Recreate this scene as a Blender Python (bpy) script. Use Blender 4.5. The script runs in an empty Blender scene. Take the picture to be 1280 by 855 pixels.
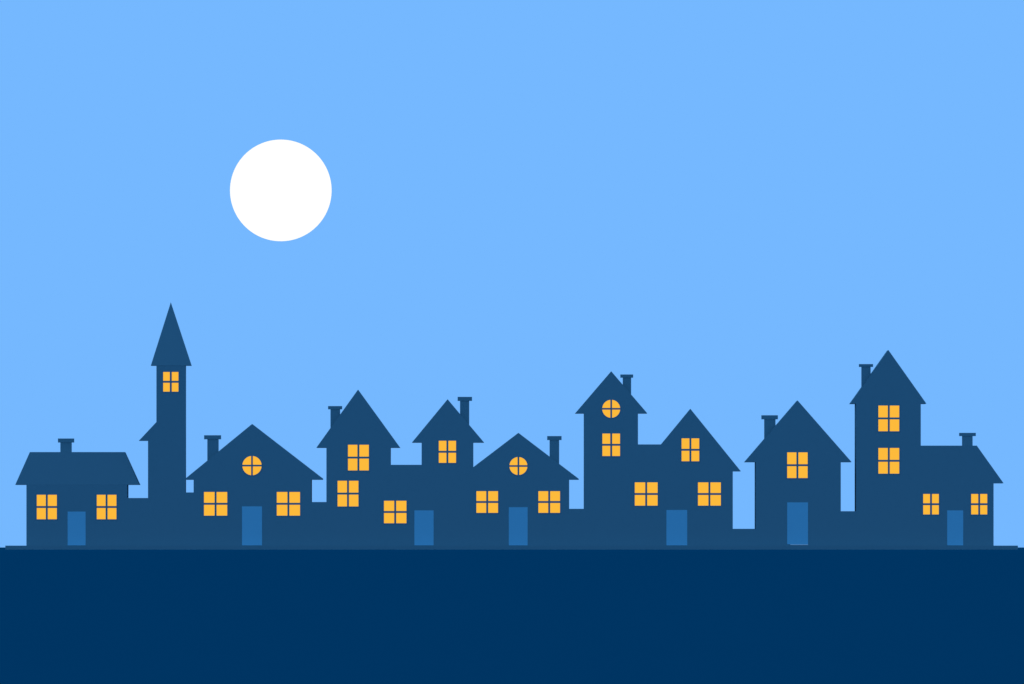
import bpy, bmesh, math
from mathutils import Vector

S = 24.0            # reference units per metre: a door is about 2 m
CX, BASE = 640.0, 687.0
D = 1000.0          # telephoto viewing distance
CAMZ = 0.125
def X(px): return (px - CX) / S
def Z(py): return (BASE - py) / S

scene = bpy.context.scene
scene.view_settings.view_transform = 'Standard'
scene.view_settings.look = 'None'
scene.view_settings.exposure = 0

# ---------------------------------------------------------------- world
w = bpy.data.worlds.new("World"); scene.world = w; w.use_nodes = True
bg = w.node_tree.nodes["Background"]
bg.inputs[0].default_value = (0.178, 0.479, 1.0, 1)
bg.inputs[1].default_value = 1.0

# ---------------------------------------------------------------- materials
def matte(name, col, var=0.03, scale=3.0, rough=0.95):
    m = bpy.data.materials.new(name); m.use_nodes = True
    nt = m.node_tree; p = nt.nodes["Principled BSDF"]
    p.inputs["Roughness"].default_value = rough
    p.inputs["Specular IOR Level"].default_value = 0.0
    tc = nt.nodes.new("ShaderNodeTexCoord")
    n = nt.nodes.new("ShaderNodeTexNoise"); n.inputs["Scale"].default_value = scale
    n.inputs["Detail"].default_value = 4
    nt.links.new(tc.outputs["Object"], n.inputs["Vector"])
    r = nt.nodes.new("ShaderNodeValToRGB")
    r.color_ramp.elements[0].position = 0.3; r.color_ramp.elements[1].position = 0.7
    r.color_ramp.elements[0].color = tuple(c*(1-var) for c in col) + (1,)
    r.color_ramp.elements[1].color = tuple(c*(1+var) for c in col) + (1,)
    nt.links.new(n.outputs["Fac"], r.inputs["Fac"])
    nt.links.new(r.outputs["Color"], p.inputs["Base Color"])
    return m
def glow(name, col, s=1.0):
    m = bpy.data.materials.new(name); m.use_nodes = True
    nt = m.node_tree; nt.nodes.clear()
    e = nt.nodes.new("ShaderNodeEmission"); o = nt.nodes.new("ShaderNodeOutputMaterial")
    e.inputs[0].default_value = col + (1,); e.inputs[1].default_value = s
    nt.links.new(e.outputs[0], o.inputs[0]); return m

WALL = matte("navy_plaster", (0.121, 0.252, 0.296), 0.005)
ROOF = matte("navy_roof", (0.121, 0.252, 0.296), 0.005)
SLOPE = matte("navy_roof_slope_light_offset", (0.104, 0.217, 0.256), 0.005)  # same navy as the roof, darkened to cancel extra sky light on the slope
SPIRE = matte("navy_spire_light_offset", (0.112, 0.233, 0.274), 0.005)  # roof navy with the tilted face's brighter skylight taken out of the colour
DOOR = matte("blue_door_paint", (0.20, 0.52, 0.66), 0.005)
GROUND = matte("dark_ground", (0.0005, 0.075, 0.126), 0.005, 0.2)
LIT = glow("lit_window_glass", (0.985, 0.495, 0.045))
MOON = glow("moon_surface", (1.0, 1.0, 1.0), 1.05)
STEP = matte("pale_threshold", (0.8, 0.8, 0.8), 0.02)

# ---------------------------------------------------------------- helpers
def finish(bm, name, mat, parent=None):
    bmesh.ops.recalc_face_normals(bm, faces=bm.faces)
    me = bpy.data.meshes.new(name); bm.to_mesh(me); bm.free()
    me.materials.append(mat)
    ob = bpy.data.objects.new(name, me); scene.collection.objects.link(ob)
    if parent: ob.parent = parent
    return ob
def empty(name):
    e = bpy.data.objects.new(name, None); scene.collection.objects.link(e); return e
def prism(name, pts, y0, y1, mat, parent=None):
    """extrude an elevation outline from front y0 to back y1"""
    bm = bmesh.new()
    a = [bm.verts.new((X(x), y0, Z(y))) for x, y in pts]
    b = [bm.verts.new((X(x), y1, Z(y))) for x, y in pts]
    bm.faces.new(a); bm.faces.new(b[::-1])
    n = len(pts)
    for i in range(n):
        j = (i+1) % n
        bm.faces.new((a[i], b[i], b[j], a[j]))
    return finish(bm, name, mat, parent)
def box(name, x0, x1, yt, yb, y0, y1, mat, parent=None):
    return prism(name, [(x0, yt), (x1, yt), (x1, yb), (x0, yb)], y0, y1, mat, parent)
def frustum(name, bx0, bx1, yb, tx0, tx1, yt, y0, y1, setback, mat, parent):
    bm = bmesh.new()
    L = [bm.verts.new(v) for v in ((X(bx0), y0, Z(yb)), (X(bx1), y0, Z(yb)), (X(bx1), y1, Z(yb)), (X(bx0), y1, Z(yb)))]
    T = [bm.verts.new(v) for v in ((X(tx0), y0+setback, Z(yt)), (X(tx1), y0+setback, Z(yt)), (X(tx1), y1-setback, Z(yt)), (X(tx0), y1-setback, Z(yt)))]
    bm.faces.new(L); bm.faces.new(T)
    for i in range(4):
        j = (i+1) % 4; bm.faces.new((L[i], L[j], T[j], T[i]))
    return finish(bm, name, mat, parent)

PR = 0.004   # glass stands just in front of the wall, bars a little more
def window(parent, x0, x1, y0, y1, n=[0]):
    n[0] += 1; k = n[0]
    cx, cy = (x0+x1)/2, (y0+y1)/2
    g = 1.25
    bm = bmesh.new()
    def addbox(a, b, c, d, f, r):
        vs = [bm.verts.new((X(xx), yy, Z(zz))) for yy in (f, r) for xx, zz in ((a, c), (b, c), (b, d), (a, d))]
        for q in ((0,1,2,3), (7,6,5,4), (0,4,5,1), (1,5,6,2), (2,6,7,3), (3,7,4,0)):
            bm.faces.new([vs[i] for i in q])
    for a, b in ((x0, cx-g), (cx+g, x1)):
        for c, d in ((y0, cy-g), (cy+g, y1)):
            addbox(a, b, c, d, -PR, 0.05)
    finish(bm, "window_glass_%d" % k, LIT, parent)
    bm = bmesh.new()
    f, r = -0.009, 0.05
    addbox(cx-g, cx+g, y0, y1, f, r)
    addbox(x0, cx-g, cy-g, cy+g, f, r); addbox(cx+g, x1, cy-g, cy+g, f, r)
    t = 1.2
    addbox(x0-t, x0, y0-t, y1+t, f, r); addbox(x1, x1+t, y0-t, y1+t, f, r)
    addbox(x0, x1, y0-t, y0, f, r)
    addbox(x0, x1, y1, y1+t, f, r)
    finish(bm, "window_frame_%d" % k, WALL, parent)
def round_window(parent, cx, cy, R, n=[0], f=0.0):
    n[0] += 1; g = 1.1
    bm = bmesh.new()
    for q in range(4):
        sx = 1 if q in (0, 3) else -1; sy = 1 if q < 2 else -1
        a0 = math.asin(g/R); a1 = math.pi/2 - a0
        pts = [(cx+sx*g, cy+sy*g)]
        for i in range(15):
            a = a0 + (a1-a0)*i/14
            pts.append((cx+sx*R*math.cos(a), cy+sy*R*math.sin(a)))
        A = [bm.verts.new((X(x), f-PR, Z(y))) for x, y in pts]
        B = [bm.verts.new((X(x), f+.05, Z(y))) for x, y in pts]
        bm.faces.new(A); bm.faces.new(B[::-1])
        for i in range(len(A)):
            j = (i+1) % len(A); bm.faces.new((A[i], B[i], B[j], A[j]))
    finish(bm, "round_window_glass_%d" % n[0], LIT, parent)
    bm = bmesh.new(); N = 48; rings = []
    for rr, yy in ((R, f+.03), (R, f-.009), (R+1.2, f-.009), (R+1.2, f+.03)):
        rings.append([bm.verts.new((X(cx+rr*math.cos(2*math.pi*i/N)), yy, Z(cy+rr*math.sin(2*math.pi*i/N)))) for i in range(N)])
    for k in range(3):
        for i in range(N):
            j = (i+1) % N; bm.faces.new((rings[k][i], rings[k][j], rings[k+1][j], rings[k+1][i]))
    finish(bm, "round_window_frame_%d" % n[0], ROOF, parent)
    box("round_window_bar_v", cx-g, cx+g, cy-R, cy+R, f-.009, f+.03, ROOF, parent)
    box("round_window_bar_h_1", cx-R, cx-g, cy-g, cy+g, f-.009, f+.03, ROOF, parent)
    box("round_window_bar_h_2", cx+g, cx+R, cy-g, cy+g, f-.009, f+.03, ROOF, parent)
def door(parent, x0, x1, y0, y1=681.7):
    box("door", x0, x1, y0, y1, -0.008, 0.05, DOOR, parent)
def chimney(parent, x0, x1, c0, c1, ct, cb, base, y=0.35):
    d = (x1-x0)/S
    box("chimney_stack", x0, x1, cb, base, y, y+d, WALL, parent)
    o = ((c1-c0)-(x1-x0))/2/S
    box("chimney_cap", c0, c1, ct, cb, y-0.02, y+d+o, WALL, parent)
def gable(parent, apex, l, r, depth=4.0, y0=0.0, name="gable_roof"):
    prism(name, [apex, r, l], y0, depth, ROOF, parent)
def walls(parent, pts, depth=3.9, y0=0.0, name="walls"):
    prism(name, pts, y0, depth, WALL, parent)

B = 684.0  # building foot sits inside the pavement

# ---------------------------------------------------------------- cottage with hipped roof
h = empty("hipped_roof_cottage")
walls(h, [(33, 606), (159, 606), (159, B), (33, B)], 3.4)
frustum("hipped_roof", 19, 174, 606, 37, 155.5, 565, -0.003, 3.5, 0.5, SLOPE, h)
chimney(h, 75, 89, 72, 92, 548, 553, 568, 0.75)
window(h, 46, 71, 618.5, 649); window(h, 121, 145.5, 618.5, 649)
door(h, 84.5, 107, 639.5)

# ---------------------------------------------------------------- bell tower
h = empty("bell_tower")
walls(h, [(195.5, 457), (232, 457), (232, B), (195.5, B)], 1.54, name="tower_walls")
bm = bmesh.new()
b = [bm.verts.new(v) for v in ((X(188.5), -0.01, Z(457)), (X(239), -0.01, Z(457)), (X(239), 1.85, Z(457)), (X(188.5), 1.85, Z(457)))]
a = bm.verts.new((X(213.2), 0.8, Z(377.5)))
bm.faces.new(b)
for i in range(4): bm.faces.new((b[i], b[(i+1) % 4], a))
finish(bm, "pointed_spire", SPIRE, h)
walls(h, [(185, 551), (195.5, 551), (195.5, B), (185, B)], 1.5, 0.0, "annex_walls")
prism("annex_lean_to_roof", [(195.5, 527.5), (195.5, 551), (173.5, 551)], 0.0, 1.56, ROOF, h)
window(h, 204, 223, 465, 489.5)

# ---------------------------------------------------------------- gabled house
h = empty("gabled_house")
walls(h, [(242, 599.5), (389, 599.5), (389, B), (242, B)])
prism("gable_roof", [(315, 530), (403, 598), (403, 599.5), (232, 599.5), (232, 598)], 0, 4, ROOF, h)
chimney(h, 259, 273, 255, 276, 544, 549, 590)
round_window(h, 315, 582, 12)
window(h, 255, 284, 615, 644.5); window(h, 346, 375, 615, 644.5)
door(h, 302.5, 327.5, 633)

# ---------------------------------------------------------------- double gabled house
h = empty("double_gabled_house")
walls(h, [(408, 559.5), (488, 559.5), (488, 581), (527, 581), (527, 553), (591.5, 553), (591.5, B), (408, B)])
gable(h, (447.5, 487), (395.5, 559.5), (500, 559.5))
gable(h, (559.5, 499), (515, 553), (605, 553), name="gable_roof_small")
chimney(h, 413, 425, 410, 427.5, 507.5, 511.5, 545)
chimney(h, 575, 586.5, 572, 590, 496, 501, 540)
window(h, 435, 461, 556, 588); window(h, 422, 448, 601, 633)
window(h, 548.5, 570, 551, 578.5); window(h, 480, 508, 626, 654)
door(h, 518, 542, 638)

# ---------------------------------------------------------------- gabled house (second)
h = empty("gabled_house")
walls(h, [(591.5, 599.5), (711.5, 599.5), (711.5, B), (591.5, B)], 3.8)
prism("gable_roof", [(648, 541), (723.5, 598.5), (723.5, 599.5), (591.5, 599.5), (591.5, 584)], 0, 3.85, ROOF, h)
chimney(h, 687, 699, 684, 702, 545, 550, 590)
round_window(h, 648, 582.5, 11.2)
window(h, 595.5, 622.5, 614, 641); window(h, 673, 700, 614, 641)
door(h, 636, 659.5, 634)

# ---------------------------------------------------------------- tower house with gabled wing
h = empty("tower_house_with_gabled_wing")
walls(h, [(730, 516.5), (797.5, 516.5), (797.5, 555.5), (826, 555.5), (826, 589), (916, 589), (916, B), (730, B)])
gable(h, (764, 464), (719, 516.5), (809, 516.5), name="tower_gable_roof")
prism("wing_gable_roof", [(863, 511), (926, 589), (826, 589), (826, 556)], 0, 4, ROOF, h)
chimney(h, 778.5, 789, 775.5, 791.5, 468, 472, 505)
round_window(h, 764, 511, 11.2)
window(h, 753, 775, 542, 570); window(h, 793.5, 822, 603, 632)
window(h, 852, 874, 548, 576.5); window(h, 872.5, 901, 603, 632)
door(h, 833, 859, 637.5)

# ---------------------------------------------------------------- steep gabled house
h = empty("steep_gabled_house")
walls(h, [(944.5, 577.5), (1051, 577.5), (1051, B), (944.5, B)])
gable(h, (997, 500.5), (931, 577.5), (1064.5, 577.5))
chimney(h, 955.5, 969.5, 952, 972.5, 519, 524, 565)
window(h, 984, 1009.5, 565.5, 597.5)
door(h, 984, 1010, 628, 680.3)
box("threshold", 988, 1010, 680.4, 681.3, -0.02, 0.05, STEP, h)

# ---------------------------------------------------------------- tall house with low wing
h = empty("tall_house_with_low_wing")
walls(h, [(1070, 504.5), (1151, 504.5), (1151, 604), (1242, 604), (1242, B), (1070, B)])
gable(h, (1110.5, 437.5), (1063, 504.5), (1158, 504.5))
prism("wing_roof", [(1151, 557), (1221, 557), (1254.5, 604), (1151, 604)], 0, 3.95, ROOF, h)
chimney(h, 1077, 1088.5, 1074, 1091.5, 455, 458.5, 495)
chimney(h, 1203, 1216, 1199.5, 1220, 541, 545, 560)
window(h, 1098, 1124, 507, 539); window(h, 1098, 1124, 560, 592)
window(h, 1154, 1173.5, 617.5, 643); window(h, 1214, 1234, 617.5, 643)
door(h, 1184, 1204, 638)

# ---------------------------------------------------------------- linking garden walls
for x0, x1, t in ((159, 185, 622.5), (232, 242, 615.5), (389, 408, 627.5), (711.5, 730, 636), (916, 944.5, 661), (1051, 1070, 639)):
    box("garden_wall", x0, x1, t, B, 0.0, 0.45, WALL)

# ---------------------------------------------------------------- pavement
box("pavement", 7, 1272, 682, 687.3, -0.6, 5.0, WALL)

# ---------------------------------------------------------------- ground: plateau, bank falling to a plain
prof = [(-6000, -12), (-72, -12), (-70, -11.9), (-30.7, -0.12), (-30, 0), (6, 0), (9000, 0)]
xs = [-9000, -200, -100, 0, 100, 200, 9000]
bm = bmesh.new()
rows = [[bm.verts.new((x, y, z)) for x in xs] for y, z in prof]
for i in range(len(prof)-1):
    for j in range(len(xs)-1):
        bm.faces.new((rows[i][j], rows[i][j+1], rows[i+1][j+1], rows[i+1][j]))
g = finish(bm, "ground", GROUND)

# ---------------------------------------------------------------- moon
k = 4.0
bpy.ops.mesh.primitive_uv_sphere_add(segments=128, ring_count=64, radius=63.5/S*k,
    location=((351-CX)/S*k, -D + D*k, CAMZ + (684-238)/S*k))
m = bpy.context.object; m.name = "moon"; m.data.name = "moon"
m.data.materials.append(MOON)
for p in m.data.polygons: p.use_smooth = True

# ---------------------------------------------------------------- camera
cd = bpy.data.cameras.new("camera"); co = bpy.data.objects.new("camera", cd)
scene.collection.objects.link(co); scene.camera = co
co.location = (0, -D, CAMZ); co.rotation_euler = (math.pi/2, 0, 0)
cd.sensor_width = 36; cd.lens = 36*D/(1280/S)
cd.shift_y = (684-427.5)/1280
cd.clip_start = 1; cd.clip_end = 30000
